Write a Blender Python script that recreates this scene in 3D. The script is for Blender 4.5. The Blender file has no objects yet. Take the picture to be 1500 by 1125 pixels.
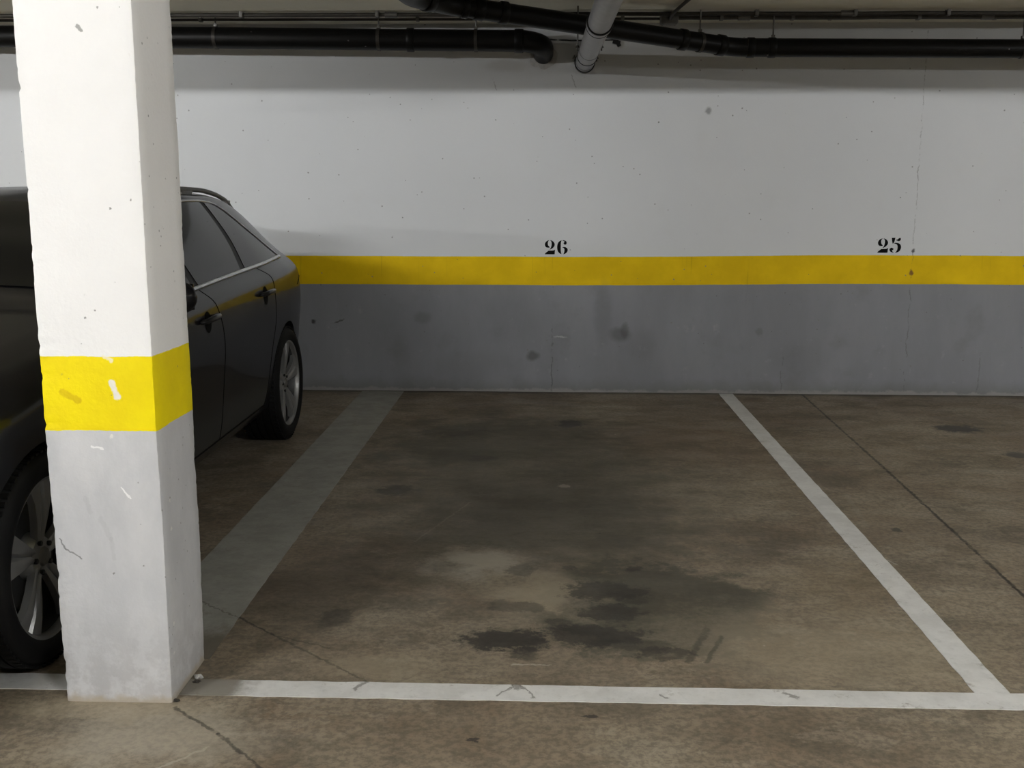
import bpy, bmesh, math, random
from mathutils import Vector, Matrix, noise
random.seed(7)
C = bpy.context.scene.collection
SC = bpy.context.scene
PI = math.pi
D = 7.792            # back wall
ZB, ZT = 0.8155, 1.025   # yellow band
CEIL = 2.66
XL, XR, YR = -12.0, 13.0, -8.0

# ------------------------------------------------------------------ helpers
def mesh_obj(name, verts, faces, mats, parent=None, smooth=True, angle=40, mi=None):
    me = bpy.data.meshes.new(name)
    me.from_pydata([tuple(v) for v in verts], [], faces)
    bm = bmesh.new(); bm.from_mesh(me)
    bmesh.ops.recalc_face_normals(bm, faces=bm.faces)
    bm.to_mesh(me); bm.free()
    if not isinstance(mats, (list, tuple)): mats = [mats]
    for m in mats: me.materials.append(m)
    if mi:
        for p, i in zip(me.polygons, mi): p.material_index = i
    if smooth:
        for p in me.polygons: p.use_smooth = True
        me.set_sharp_from_angle(angle=math.radians(angle))
    o = bpy.data.objects.new(name, me); C.objects.link(o)
    if parent: o.parent = parent
    return o

class MB:
    def __init__(s): s.v = []; s.f = []
    def add(s, vs, fs):
        n = len(s.v); s.v += [Vector(v) for v in vs]; s.f += [[i + n for i in f] for f in fs]
    def box(s, c, sz, bev=0.0, rot=None):
        bm = bmesh.new(); bmesh.ops.create_cube(bm, size=1)
        for v in bm.verts: v.co = Vector((v.co.x * sz[0], v.co.y * sz[1], v.co.z * sz[2]))
        if bev > 0: bmesh.ops.bevel(bm, geom=list(bm.edges), offset=bev, segments=2, affect='EDGES', profile=0.7)
        M = Matrix.Translation(Vector(c)) @ (rot.to_4x4() if rot else Matrix.Identity(4))
        bm.verts.index_update()
        s.add([M @ v.co for v in bm.verts], [[v.index for v in f.verts] for f in bm.faces]); bm.free()
    def tube(s, pts, r, n=16, caps=True):
        pts = [Vector(p) for p in pts]
        rs = r if isinstance(r, (list, tuple)) else [r] * len(pts)
        rings = []; up = None
        for i, p in enumerate(pts):
            a = pts[max(0, i - 1)]; b = pts[min(len(pts) - 1, i + 1)]
            t = (b - a).normalized()
            if up is None:
                up = t.cross(Vector((0, 0, 1)))
                if up.length < 1e-3: up = t.cross(Vector((0, 1, 0)))
            up = (up - t * up.dot(t)).normalized()
            w = t.cross(up)
            rings.append([p + (up * math.cos(2 * PI * k / n) + w * math.sin(2 * PI * k / n)) * rs[i] for k in range(n)])
        vs = [v for R in rings for v in R]; fs = []
        for i in range(len(rings) - 1):
            for k in range(n):
                fs.append([i * n + k, i * n + (k + 1) % n, (i + 1) * n + (k + 1) % n, (i + 1) * n + k])
        if caps:
            fs.append(list(range(n))[::-1]); fs.append([(len(rings) - 1) * n + k for k in range(n)])
        s.add(vs, fs)
    def lathe(s, prof, n=48, M=Matrix.Identity(4), closed=False):
        # prof (radius, axial x) about local X axis
        vs = []; m = len(prof)
        for k in range(n):
            a = 2 * PI * k / n
            for r, x in prof: vs.append(M @ Vector((x, r * math.cos(a), r * math.sin(a))))
        fs = []
        for k in range(n):
            k2 = (k + 1) % n
            for i in range(m if closed else m - 1):
                j = (i + 1) % m
                fs.append([k * m + i, k * m + j, k2 * m + j, k2 * m + i])
        s.add(vs, fs)
    def prism(s, poly, M, h):
        n = len(poly)
        vs = [M @ Vector((x, y, 0)) for x, y in poly] + [M @ Vector((x, y, h)) for x, y in poly]
        fs = [list(range(n))[::-1], [n + i for i in range(n)]] + [[i, (i + 1) % n, n + (i + 1) % n, n + i] for i in range(n)]
        s.add(vs, fs)
    def build(s, name, mat, parent=None, smooth=True, angle=40):
        return mesh_obj(name, s.v, s.f, mat, parent, smooth, angle)

def tag(o, label=None, cat=None, group=None, kind=None):
    if label: o['label'] = label
    if cat: o['category'] = cat
    if group: o['group'] = group
    if kind: o['kind'] = kind
    return o
def empty(name, loc):
    o = bpy.data.objects.new(name, None); C.objects.link(o); o.location = loc; o.empty_display_size = .1
    return o
def put_under(o, root):          # keep the world position while parenting to an empty standing at root.location
    o.parent = root
    off = Vector(root.location)
    o.data.transform(Matrix.Translation(-off))
    return o
def pchip(keys):
    xs = [k[0] for k in keys]; ys = [k[1] for k in keys]; n = len(xs)
    h = [xs[i + 1] - xs[i] for i in range(n - 1)]; d = [(ys[i + 1] - ys[i]) / h[i] for i in range(n - 1)]
    m = [0] * n; m[0] = d[0]; m[-1] = d[-1]
    for i in range(1, n - 1):
        if d[i - 1] * d[i] > 0:
            w1 = 2 * h[i] + h[i - 1]; w2 = h[i] + 2 * h[i - 1]
            m[i] = (w1 + w2) / (w1 / d[i - 1] + w2 / d[i])
    def f(x):
        if x <= xs[0]: return ys[0]
        if x >= xs[-1]: return ys[-1]
        i = 0
        while x > xs[i + 1]: i += 1
        t = (x - xs[i]) / h[i]
        return ((1 + 2 * t) * (1 - t) ** 2 * ys[i] + t * (1 - t) ** 2 * h[i] * m[i] + t * t * (3 - 2 * t) * ys[i + 1] + t * t * (t - 1) * h[i] * m[i + 1])
    return f
def catmull(pts, n=10):
    P = [Vector(p) for p in pts]; out = []
    for i in range(len(P) - 1):
        a = P[max(0, i - 1)]; b = P[i]; c = P[i + 1]; d = P[min(len(P) - 1, i + 2)]
        for k in range(n):
            t = k / n
            out.append(.5 * ((2 * b) + (c - a) * t + (2 * a - 5 * b + 4 * c - d) * t * t + (3 * b - a - 3 * c + d) * t ** 3))
    out.append(P[-1]); return out

# ------------------------------------------------------------------ materials
class NT:
    def __init__(s, name, rough=.6, metal=0, spec=.5):
        s.m = bpy.data.materials.new(name); s.m.use_nodes = True
        s.n = s.m.node_tree.nodes; s.l = s.m.node_tree.links
        s.b = s.n['Principled BSDF']
        s.b.inputs['Roughness'].default_value = rough; s.b.inputs['Metallic'].default_value = metal
        s.b.inputs['Specular IOR Level'].default_value = spec
        s._co = None
    def co(s):
        if s._co is None: s._co = s.n.new('ShaderNodeTexCoord').outputs['Object']
        return s._co
    def _set(s, sock, v):
        if isinstance(v, bpy.types.NodeSocket): s.l.new(v, sock)
        else:
            if sock.type == 'RGBA' and not isinstance(v, float) and len(v) == 3: v = (*v, 1)
            sock.default_value = v
    def math(s, op, a, b=0.0, c=0.0, clamp=False):
        n = s.n.new('ShaderNodeMath'); n.operation = op; n.use_clamp = clamp
        for i, v in enumerate((a, b, c)): s._set(n.inputs[i], v)
        return n.outputs[0]
    def vmath(s, op, a, b=(0, 0, 0)):
        n = s.n.new('ShaderNodeVectorMath'); n.operation = op
        s._set(n.inputs[0], a); s._set(n.inputs[1], b)
        return n.outputs['Value'] if op in ('LENGTH', 'DISTANCE', 'DOT_PRODUCT') else n.outputs['Vector']
    def noise(s, scale, detail=4, rough=.55, vec=None, st=(1, 1, 1), col=False, off=(0, 0, 0)):
        mp = s.n.new('ShaderNodeMapping'); s._set(mp.inputs['Vector'], vec or s.co())
        mp.inputs['Scale'].default_value = st; mp.inputs['Location'].default_value = off
        n = s.n.new('ShaderNodeTexNoise'); n.inputs['Scale'].default_value = scale
        n.inputs['Detail'].default_value = detail; n.inputs['Roughness'].default_value = rough
        s.l.new(mp.outputs[0], n.inputs['Vector'])
        return n.outputs['Color' if col else 'Fac']
    def voro(s, scale, st=(1, 1, 1), feat='F1', off=(0, 0, 0)):
        mp = s.n.new('ShaderNodeMapping'); s._set(mp.inputs['Vector'], s.co())
        mp.inputs['Scale'].default_value = st; mp.inputs['Location'].default_value = off
        n = s.n.new('ShaderNodeTexVoronoi'); n.inputs['Scale'].default_value = scale; n.feature = feat
        s.l.new(mp.outputs[0], n.inputs['Vector']); return n.outputs['Distance'], n.outputs['Color'] if feat == 'F1' else None
    def step(s, x, lo, hi, a=0.0, b=1.0):
        n = s.n.new('ShaderNodeMapRange'); n.interpolation_type = 'SMOOTHSTEP'
        s._set(n.inputs['Value'], x)
        if lo > hi: lo, hi, a, b = hi, lo, b, a
        n.inputs['From Min'].default_value = lo; n.inputs['From Max'].default_value = hi
        n.inputs['To Min'].default_value = a; n.inputs['To Max'].default_value = b
        return n.outputs[0]
    def mix(s, f, a, b, mode='MIX'):
        n = s.n.new('ShaderNodeMix'); n.data_type = 'RGBA'; n.blend_type = mode
        s._set(n.inputs[0], f); s._set(n.inputs[6], a); s._set(n.inputs[7], b); return n.outputs[2]
    def xyz(s, v=None):
        n = s.n.new('ShaderNodeSeparateXYZ'); s._set(n.inputs[0], v or s.co()); return n.outputs
    def comb(s, x, y, z):
        n = s.n.new('ShaderNodeCombineXYZ')
        for i, v in enumerate((x, y, z)): s._set(n.inputs[i], v)
        return n.outputs[0]
    def color(s, c): s._set(s.b.inputs['Base Color'], c)
    def bump(s, h, strength=.3, dist=.01):
        n = s.n.new('ShaderNodeBump'); n.inputs['Strength'].default_value = strength; n.inputs['Distance'].default_value = dist
        s._set(n.inputs['Height'], h); s.l.new(n.outputs[0], s.b.inputs['Normal'])
    def seg(s, P, a, b):   # 2-D distance from P (vector, z=0) to a segment
        a = Vector((a[0], a[1], 0)); b = Vector((b[0], b[1], 0)); ab = b - a
        t = s.math('DIVIDE', s.vmath('DOT_PRODUCT', s.vmath('SUBTRACT', P, tuple(a)), tuple(ab)), ab.length_squared, clamp=True)
        sc = s.n.new('ShaderNodeVectorMath'); sc.operation = 'SCALE'; sc.inputs[0].default_value = tuple(ab); s.l.new(t, sc.inputs['Scale'])
        return s.vmath('LENGTH', s.vmath('SUBTRACT', s.vmath('SUBTRACT', P, tuple(a)), sc.outputs[0]))
    def blob(s, P, c, r, soft=.35, add=None):  # distorted elliptic mask
        q = s.vmath('DIVIDE', s.vmath('SUBTRACT', P, (c[0], c[1], 0)), (r[0], r[1], 1))
        L = s.vmath('LENGTH', q)
        if add is not None: L = s.math('ADD', L, add)
        return s.step(L, 1 + soft, 1 - soft)

def plain(name, col, rough=.5, metal=0, spec=.5, coat=0, emit=0, var=.12, scale=8):
    t = NT(name, rough, metal, spec)
    n = t.noise(scale, 3)
    a = tuple(max(0, c * (1 - var)) for c in col); b = tuple(min(1, c * (1 + var)) for c in col)
    t.color(t.mix(n, a, b))
    t.b.inputs['Coat Weight'].default_value = coat; t.b.inputs['Coat Roughness'].default_value = .03
    if emit:
        t.b.inputs['Emission Color'].default_value = (*col, 1); t.b.inputs['Emission Strength'].default_value = emit
    return t.m

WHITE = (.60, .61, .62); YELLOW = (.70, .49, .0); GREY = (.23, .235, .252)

def wall_material(name='painted_wall', joints=True):
    t = NT(name, .65, 0, .2)
    x, y, z = t.xyz()
    wob = t.math('MULTIPLY', t.math('SUBTRACT', t.noise(2.2, 2, vec=t.comb(x, y, 0.0)), .5), .008)
    fine = t.math('MULTIPLY', t.math('SUBTRACT', t.noise(60, 2), .5), .003)
    zz = t.math('ADD', t.math('ADD', z, wob), fine)
    if joints: zz = t.math('SUBTRACT', zz, t.step(x, .2, 2.4, -.011, .010))
    above = t.step(zz, ZT - .0015, ZT + .0015); below = t.step(zz, ZB + .0015, ZB - .0015)
    big = t.noise(.9, 4); mid = t.noise(4, 5, .6)
    streak = t.noise(1.3, 6, .65, st=(1.6, 1.6, .6)); streak2 = t.noise(11, 3, .6, st=(3, 3, .12), off=(3, 1, 0))
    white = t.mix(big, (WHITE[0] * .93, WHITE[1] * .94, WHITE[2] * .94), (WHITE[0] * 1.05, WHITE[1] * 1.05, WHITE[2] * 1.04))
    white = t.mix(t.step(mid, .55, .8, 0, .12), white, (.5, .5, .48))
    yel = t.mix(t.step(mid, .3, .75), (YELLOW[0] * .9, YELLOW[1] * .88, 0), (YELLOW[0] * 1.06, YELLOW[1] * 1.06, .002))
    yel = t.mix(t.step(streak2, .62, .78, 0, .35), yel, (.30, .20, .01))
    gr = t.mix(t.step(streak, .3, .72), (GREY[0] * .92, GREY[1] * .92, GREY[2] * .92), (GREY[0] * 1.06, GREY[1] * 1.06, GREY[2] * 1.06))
    gr = t.mix(t.step(mid, .55, .75, 0, .3), gr, (.16, .16, .165))
    gr = t.mix(t.step(streak2, .62, .85, 0, .15), gr, (.12, .12, .125))
    gr = t.mix(t.step(t.noise(9, 4, .65, off=(5, 0, 2)), .62, .74, 0, .25), gr, (.36, .365, .38))
    # grime just above the floor
    foot = t.math('ADD', z, t.math('MULTIPLY', t.math('SUBTRACT', t.noise(7, 4), .5), .12))
    gr = t.mix(t.step(foot, .13, .0, 0, .45), gr, (.12, .115, .10))
    gr = t.mix(t.step(t.math('ADD', z, t.math('MULTIPLY', t.math('SUBTRACT', t.noise(11, 5, .7), .5), .09)), .03, .010, 0, .5), gr, (.33, .32, .30))
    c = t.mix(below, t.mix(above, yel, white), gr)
    # specks and pits
    for sc, lo, thr, col, off in ((6.5, .045, .35, (.10, .10, .09), (0, 0, 0)), (3.1, .022, .6, (.05, .05, .05), (4, 0, 1)), (13, .09, .22, (.2, .2, .19), (2, 3, 0)), (24, .11, .10, (.12, .12, .12), (7, 3, 0))):
        d, vc = t.voro(sc, off=off)
        sel = t.step(t.xyz(vc)[0], thr - .01, thr, 1, 0)
        dd = t.math('ADD', d, t.math('MULTIPLY', t.math('SUBTRACT', t.noise(40, 2), .5), lo * 1.3))
        c = t.mix(t.math('MULTIPLY', t.math('MULTIPLY', t.step(dd, lo, lo * .55), sel), .75), c, col)
    if joints:
        P0 = t.comb(x, z, 0.0)
        dist = t.vmath('SUBTRACT', t.noise(9, 4, .7, col=True), (.5, .5, .5))
        sc = t.n.new('ShaderNodeVectorMath'); sc.operation = 'SCALE'; t.l.new(dist, sc.inputs[0]); sc.inputs['Scale'].default_value = .06
        dx = t.xyz(sc.outputs[0]); P = t.vmath('ADD', P0, t.comb(dx[0], dx[1], 0.0))
        gaps = t.noise(16, 3, .7)
        for a, b, w, k in (((2.664, 0), (2.66, 2.6), .005, .4), ((.04, 0), (.04, .5), .007, .45), ((1.75, 0.02), (1.76, .28), .005, .35), ((3.2, .02), (3.21, .35), .006, .3),
                           ((-.37, 2.2), (-.41, 2.32), .004, .4), ((.19, 2.22), (.16, 2.31), .004, .4), ((-2.1, .1), (-2.12, .5), .005, .4),
                           ((-2.27, 1.31), (-2.30, 1.235), .004, .5), ((-1.62, .50), (-1.52, .545), .007, .8)):
            m = t.math('MULTIPLY', t.step(t.seg(P, a, b), w, w * .3), t.step(gaps, .4, .58, 0, k))
            c = t.mix(m, c, (.06, .06, .055))
        for cc, r, k, col in (((.545, .44), (.075, .05), .55, (.09, .09, .09)), ((.58, .47), (.03, .05), .5, (.08, .08, .08)), ((-.10, .27), (.045, .035), .7, (.09, .09, .09)),
                              ((-1.746, .517), (.014, .016), .95, (.04, .04, .04)), ((-.93, .555), (.06, .04), .35, (.1, .1, .1)), ((1.145, 2.055), (.022, .022), .6, (.12, .12, .12)),
                              ((1.58, .47), (.025, .025), .35, (.1, .1, .1)), ((.70, .36), (.11, .12), .2, (.12, .12, .12)), ((.42, .6), (.06, .2), .25, (.11, .11, .11)),
                              ((2.661, .907), (.014, .02), .9, (.18, .08, .03)), ((2.663, 1.07), (.01, .012), .9, (.08, .08, .08)), ((.1, .42), (.05, .006), .5, (.5, .5, .5)),
                              ((-.3, 2.37), (.15, .04), .35, (.35, .34, .31)), ((-.04, 2.40), (.10, .05), .3, (.3, .29, .27)), ((1.9, .25), (.2, .14), .18, (.13, .13, .13)), ((-.5, .2), (.3, .1), .15, (.13, .13, .13))):
            c = t.mix(t.math('MULTIPLY', t.blob(P, cc, r, .5), k), c, col)
    t.color(c)
    t.bump(t.math('ADD', t.math('MULTIPLY', t.noise(70, 3), .4), t.math('MULTIPLY', t.noise(3, 3), .6)), .12, .01)
    return t.m

def pillar_material():
    t = NT('painted_pillar', .6, 0, .35)
    x, y, z = t.xyz()
    wob = t.math('ADD', t.math('MULTIPLY', t.math('SUBTRACT', t.noise(9, 2), .5), .01), t.math('MULTIPLY', t.math('SUBTRACT', t.noise(70, 2), .5), .004))
    zz = t.math('ADD', z, wob)
    above = t.step(zz, ZT - .001, ZT + .001); below = t.step(zz, ZB + .001, ZB - .001)
    mid = t.noise(6, 5, .6)
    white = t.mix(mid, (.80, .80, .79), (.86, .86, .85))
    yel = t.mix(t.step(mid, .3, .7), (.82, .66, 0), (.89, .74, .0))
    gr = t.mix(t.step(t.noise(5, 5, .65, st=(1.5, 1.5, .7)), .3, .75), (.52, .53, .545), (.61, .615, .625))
    gr = t.mix(t.step(z, .35, .02, 0, .45), gr, t.mix(t.step(t.noise(16, 5, .7), .42, .62), (.33, .32, .31), (.52, .52, .515)))
    gr = t.mix(t.step(t.math('ADD', z, t.math('MULTIPLY', t.noise(30, 4), .05)), .055, .03, 0, .75), gr, (.40, .34, .25))
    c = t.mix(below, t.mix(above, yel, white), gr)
    for sc, lo, thr, col, off in ((14, .055, .22, (.14, .14, .13), (0, 0, 0)), (9, .06, .3, (.75, .74, .70), (4, 0, 1)), (34, .13, .07, (.2, .2, .19), (2, 3, 0))):
        d, vc = t.voro(sc, off=off)
        sel = t.step(t.xyz(vc)[0], thr - .01, thr, 1, 0)
        dd = t.math('ADD', d, t.math('MULTIPLY', t.math('SUBTRACT', t.noise(110, 4, .7), .5), lo * 3.2))
        c = t.mix(t.math('MULTIPLY', t.math('MULTIPLY', t.step(dd, lo, lo * .5), sel), .8), c, col)
    # scuffs on the front face
    P0 = t.comb(x, z, 0.0)
    dist = t.vmath('SUBTRACT', t.noise(40, 4, .7, col=True), (.5, .5, .5))
    sc = t.n.new('ShaderNodeVectorMath'); sc.operation = 'SCALE'; t.l.new(dist, sc.inputs[0]); sc.inputs['Scale'].default_value = .02
    dx = t.xyz(sc.outputs[0]); P = t.vmath('ADD', P0, t.comb(dx[0], dx[1], 0.0))
    front = t.step(y, 2.836, 2.832)
    def S(a, b, w, col, k):
        return (t.math('MULTIPLY', t.math('MULTIPLY', t.step(t.seg(P, a, b), w, w * .5), front), k), col)
    for m, col in (S((-1.203, .952), (-1.190, .912), .011, (.80, .78, .70), 1), S((-1.345, .925), (-1.30, .90), .012, (.62, .42, .0), .6),
                   S((-1.385, .50), (-1.37, .47), .003, (.15, .15, .15), .7), S((-1.37, .47), (-1.325, .44), .003, (.15, .15, .15), .7),
                   S((-1.195, .65), (-1.17, .62), .003, (.85, .85, .85), .9), S((-1.27, .77), (-1.24, .765), .004, (.8, .8, .8), .9),
                   S((-1.30, .62), (-1.29, .58), .010, (.40, .41, .42), .22), S((-1.26, .56), (-1.235, .50), .010, (.40, .41, .42), .22), S((-1.235, .50), (-1.23, .44), .008, (.40, .41, .42), .22),
                   S((-1.23, 1.90), (-1.222, 1.888), .006, (.25, .25, .24), .8), S((-1.22, 1.023), (-1.20, 1.015), .007, (.85, .8, .6), .8)):
        c = t.mix(m, c, col)
    t.color(c)
    t.bump(t.math('ADD', t.math('MULTIPLY', t.noise(90, 3), .3), t.math('MULTIPLY', t.noise(9, 4), .7)), .25, .01)
    return t.m

def floor_color(t):
    x, y, z = t.xyz()
    P0 = t.comb(x, y, 0.0)
    n1 = t.noise(1.1, 5, .6); n2 = t.noise(3.2, 6, .65, st=(.7, 1, 1)); n3 = t.noise(9, 6, .7, st=(.6, 1.2, 1)); n4 = t.noise(45, 4, .7)
    c = t.mix(t.step(n1, .3, .7), (.195, .150, .103), (.335, .285, .210))
    c = t.mix(t.step(n2, .42, .70, 0, .6), c, (.115, .098, .072))
    c = t.mix(t.step(t.noise(2.3, 5, .6, off=(7, 3, 0)), .5, .75, 0, .5), c, (.190, .130, .082))
    c = t.mix(t.step(n3, .5, .72, 0, .40), c, (.36, .31, .235))
    c = t.mix(t.step(t.noise(6, 6, .72, off=(1, 8, 0)), .55, .70, 0, .5), c, (.085, .075, .060))
    c = t.mix(t.step(t.noise(4.5, 9, .72, st=(.7, 1, 1), off=(3, 3, 1)), .54, .57, 0, .36), c, (.10, .088, .068))
    c = t.mix(t.step(t.noise(3.6, 9, .72, st=(.7, 1, 1), off=(8, 1, 1)), .55, .585, 0, .36), c, (.37, .325, .25))
    c = t.mix(t.step(t.noise(17, 6, .75, st=(.5, 1, 1), off=(8, 5, 1)), .60, .64, 0, .35), c, (.07, .062, .05))
    c = t.mix(t.step(n4, .40, .62, 0, .5), c, (.075, .064, .05))
    c = t.mix(t.step(t.noise(28, 6, .75, st=(.35, 1, 1), off=(4, 4, 0)), .52, .66, 0, .35), c, (.24, .205, .155))
    d1 = t.vmath('SUBTRACT', t.noise(3.5, 5, .65, col=True), (.5, .5, .5))
    sc = t.n.new('ShaderNodeVectorMath'); sc.operation = 'SCALE'; t.l.new(d1, sc.inputs[0]); sc.inputs['Scale'].default_value = .42
    dx = t.xyz(sc.outputs[0]); P = t.vmath('ADD', P0, t.comb(dx[0], dx[1], 0.0))
    d2 = t.vmath('SUBTRACT', t.noise(16, 4, .7, col=True), (.5, .5, .5))
    sc2 = t.n.new('ShaderNodeVectorMath'); sc2.operation = 'SCALE'; t.l.new(d2, sc2.inputs[0]); sc2.inputs['Scale'].default_value = .075
    dy = t.xyz(sc2.outputs[0]); Q = t.vmath('ADD', P0, t.comb(dy[0], dy[1], 0.0))
    rag = t.math('ADD', t.math('MULTIPLY', t.math('SUBTRACT', t.noise(7, 8, .75, off=(2, 2, 0)), .5), 1.9), t.math('MULTIPLY', t.math('SUBTRACT', n4, .5), .7))
    rag2 = t.math('ADD', t.math('MULTIPLY', t.math('SUBTRACT', t.noise(14, 8, .75, off=(9, 2, 0)), .5), 2.6), t.math('MULTIPLY', t.math('SUBTRACT', n4, .5), .5))
    dark = (.028, .026, .024); green = (.066, .063, .048); tan = (.36, .31, .225); pale = (.40, .365, .30)
    for cc, r, k, col, soft in (
        ((-.05, 5.3), (.8, 1.6), .68, green, .55), ((-.35, 6.3), (.6, .5), .5, (.05, .045, .032), .5), ((.40, 3.62), (.42, .45), .80, green, .12), ((.1, 4.55), (.5, .5), .4, green, .5),
        ((-.62, 5.85), (.35, .3), .45, green, .5), ((.85, 6.2), (.4, .5), .35, (.15, .10, .065), .5), ((-.88, 3.7), (.25, .28), .5, (.07, .058, .042), .45),
        ((-.27, 4.05), (.17, .17), .65, pale, .6), ((.0, 3.72), (.2, .2), .6, tan, .6), ((-1.05, 2.63), (.30, .14), .5, pale, .6), ((-1.25, 2.78), (.25, .06), .5, tan, .6),
        ((-.55, 3.1), (.2, .12), .45, tan, .6), ((.9, 3.3), (.5, .3), .4, tan, .6), ((1.15, 3.9), (.2, .25), .3, (.20, .15, .085), .6)):
        c = t.mix(t.math('MULTIPLY', t.blob(P, cc, r, soft, rag), k), c, col)
    for cc, r, k, col in (
        ((-.13, 3.302), (.15, .085), .88, dark), ((.17, 3.357), (.17, .085), .78, dark), ((.226, 3.76), (.15, .095), .72, dark), ((.237, 3.55), (.11, .08), .72, dark), ((.05, 3.45), (.05, .04), .5, dark),
        ((.158, 6.676), (.085, .10), .85, dark), ((-.751, 5.088), (.10, .09), .65, dark), ((2.626, 6.643), (.135, .12), .85, (.04, .04, .043)), ((2.705, 5.952), (.06, .08), .8, (.04, .04, .043)),
        ((-.737, 3.469), (.06, .07), .5, dark), ((.36, 4.006), (.035, .03), .75, dark), ((-.07, 3.21), (.05, .05), .6, dark), ((.40, 3.22), (.09, .05), .55, dark), ((.30, 3.28), (.12, .06), .5, dark),
        ((-.089, 3.972), (.06, .06), .45, dark), ((.135, 2.79), (.02, .012), .8, dark), ((-.187, 2.645), (.014, .011), .8, dark), ((.33, 3.68), (.06, .05), .5, dark), ((-.10, 3.6), (.11, .05), .5, dark),
        ((-.35, 5.75), (.09, .07), .4, dark), ((.1, 4.0), (.03, .02), .6, dark), ((1.57, 4.55), (.02, .03), .8, dark), ((-.55, 6.45), (.2, .16), .4, dark), ((.72, 2.93), (.05, .02), .6, dark), ((-.4, 4.0), (.1, .06), .3, dark), ((.1, 5.2), (.03, .03), .5, pale)):
        c = t.mix(t.math('MULTIPLY', t.blob(Q, cc, r, .22, rag2), k), c, col)
    gap = t.noise(14, 3, .7)
    d3 = t.vmath('SUBTRACT', t.noise(30, 4, .7, col=True), (.5, .5, .5))
    sc3 = t.n.new('ShaderNodeVectorMath'); sc3.operation = 'SCALE'; t.l.new(d3, sc3.inputs[0]); sc3.inputs['Scale'].default_value = .035
    dz = t.xyz(sc3.outputs[0]); R = t.vmath('ADD', P0, t.comb(dz[0], dz[1], 0.0))
    for a, b, w, k, col in (((1.911, 7.78), (1.848, 5.57), .011, .85, (.015, .013, .012)), ((1.848, 5.57), (1.77, 3.3), .011, .85, (.015, .013, .012)), ((1.77, 3.3), (1.7, 1.0), .011, .85, (.015, .013, .012)),
                            ((-1.30, 3.66), (-.916, 3.317), .007, .75, (.02, .018, .016)), ((-.916, 3.317), (-.534, 2.978), .007, .55, (.03, .027, .022)), ((-.916, 3.317), (-.70, 3.22), .005, .5, (.03, .027, .022)),
                            ((-1.07, 2.80), (-.897, 2.655), .008, .7, (.03, .026, .022)), ((-.897, 2.655), (-.70, 2.45), .008, .7, (.02, .018, .016)),
                            ((-1.0, 2.47), (-.902, 2.582), .006, .7, (.42, .38, .31)), ((-.72, 2.77), (-.5, 2.985), .006, .4, (.3, .27, .22)), ((-.10, 3.12), (.02, 3.12), .006, .6, (.45, .42, .36)),
                            ((-.56, 4.3), (-.36, 4.9), .006, .25, (.3, .28, .23)), ((1.33, 4.3), (1.42, 4.1), .008, .6, (.4, .38, .34)), ((1.5, 5.1), (1.45, 4.6), .02, .3, (.3, .27, .21)),
                            ((.46, 3.16), (.56, 3.42), .018, .5, dark), ((.52, 3.16), (.60, 3.36), .012, .5, dark)):
        m = t.math('MULTIPLY', t.step(t.seg(R, a, b), w, w * .35), t.step(gap, .30, .5, k * .25, k))
        c = t.mix(m, c, col)
    # dirt against the back wall
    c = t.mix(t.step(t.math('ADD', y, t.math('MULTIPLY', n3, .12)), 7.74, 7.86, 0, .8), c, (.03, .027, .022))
    # pale concrete crumbs
    d, vc = t.voro(7, off=(3, 1, 0)); sel = t.step(t.xyz(vc)[0], .12, .11)
    c = t.mix(t.math('MULTIPLY', t.step(d, .045, .02), sel), c, (.42, .39, .33))
    d, vc = t.voro(9, off=(1, 6, 0)); sel = t.step(t.xyz(vc)[1], .16, .15)
    c = t.mix(t.math('MULTIPLY', t.math('MULTIPLY', t.step(t.math('ADD', d, t.math('MULTIPLY', n4, .08)), .13, .07), sel), .6), c, (.035, .03, .026))
    return c, n2, n3, n4
def floor_material():
    t = NT('stained_concrete', .55, 0, .4)
    c, n2, n3, n4 = floor_color(t)
    t.color(c)
    t._set(t.b.inputs['Roughness'], t.step(n2, .3, .7, .42, .62))
    t.bump(t.math('ADD', t.math('MULTIPLY', n3, .6), t.math('MULTIPLY', n4, .4)), .12, .008)
    return t.m
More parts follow.
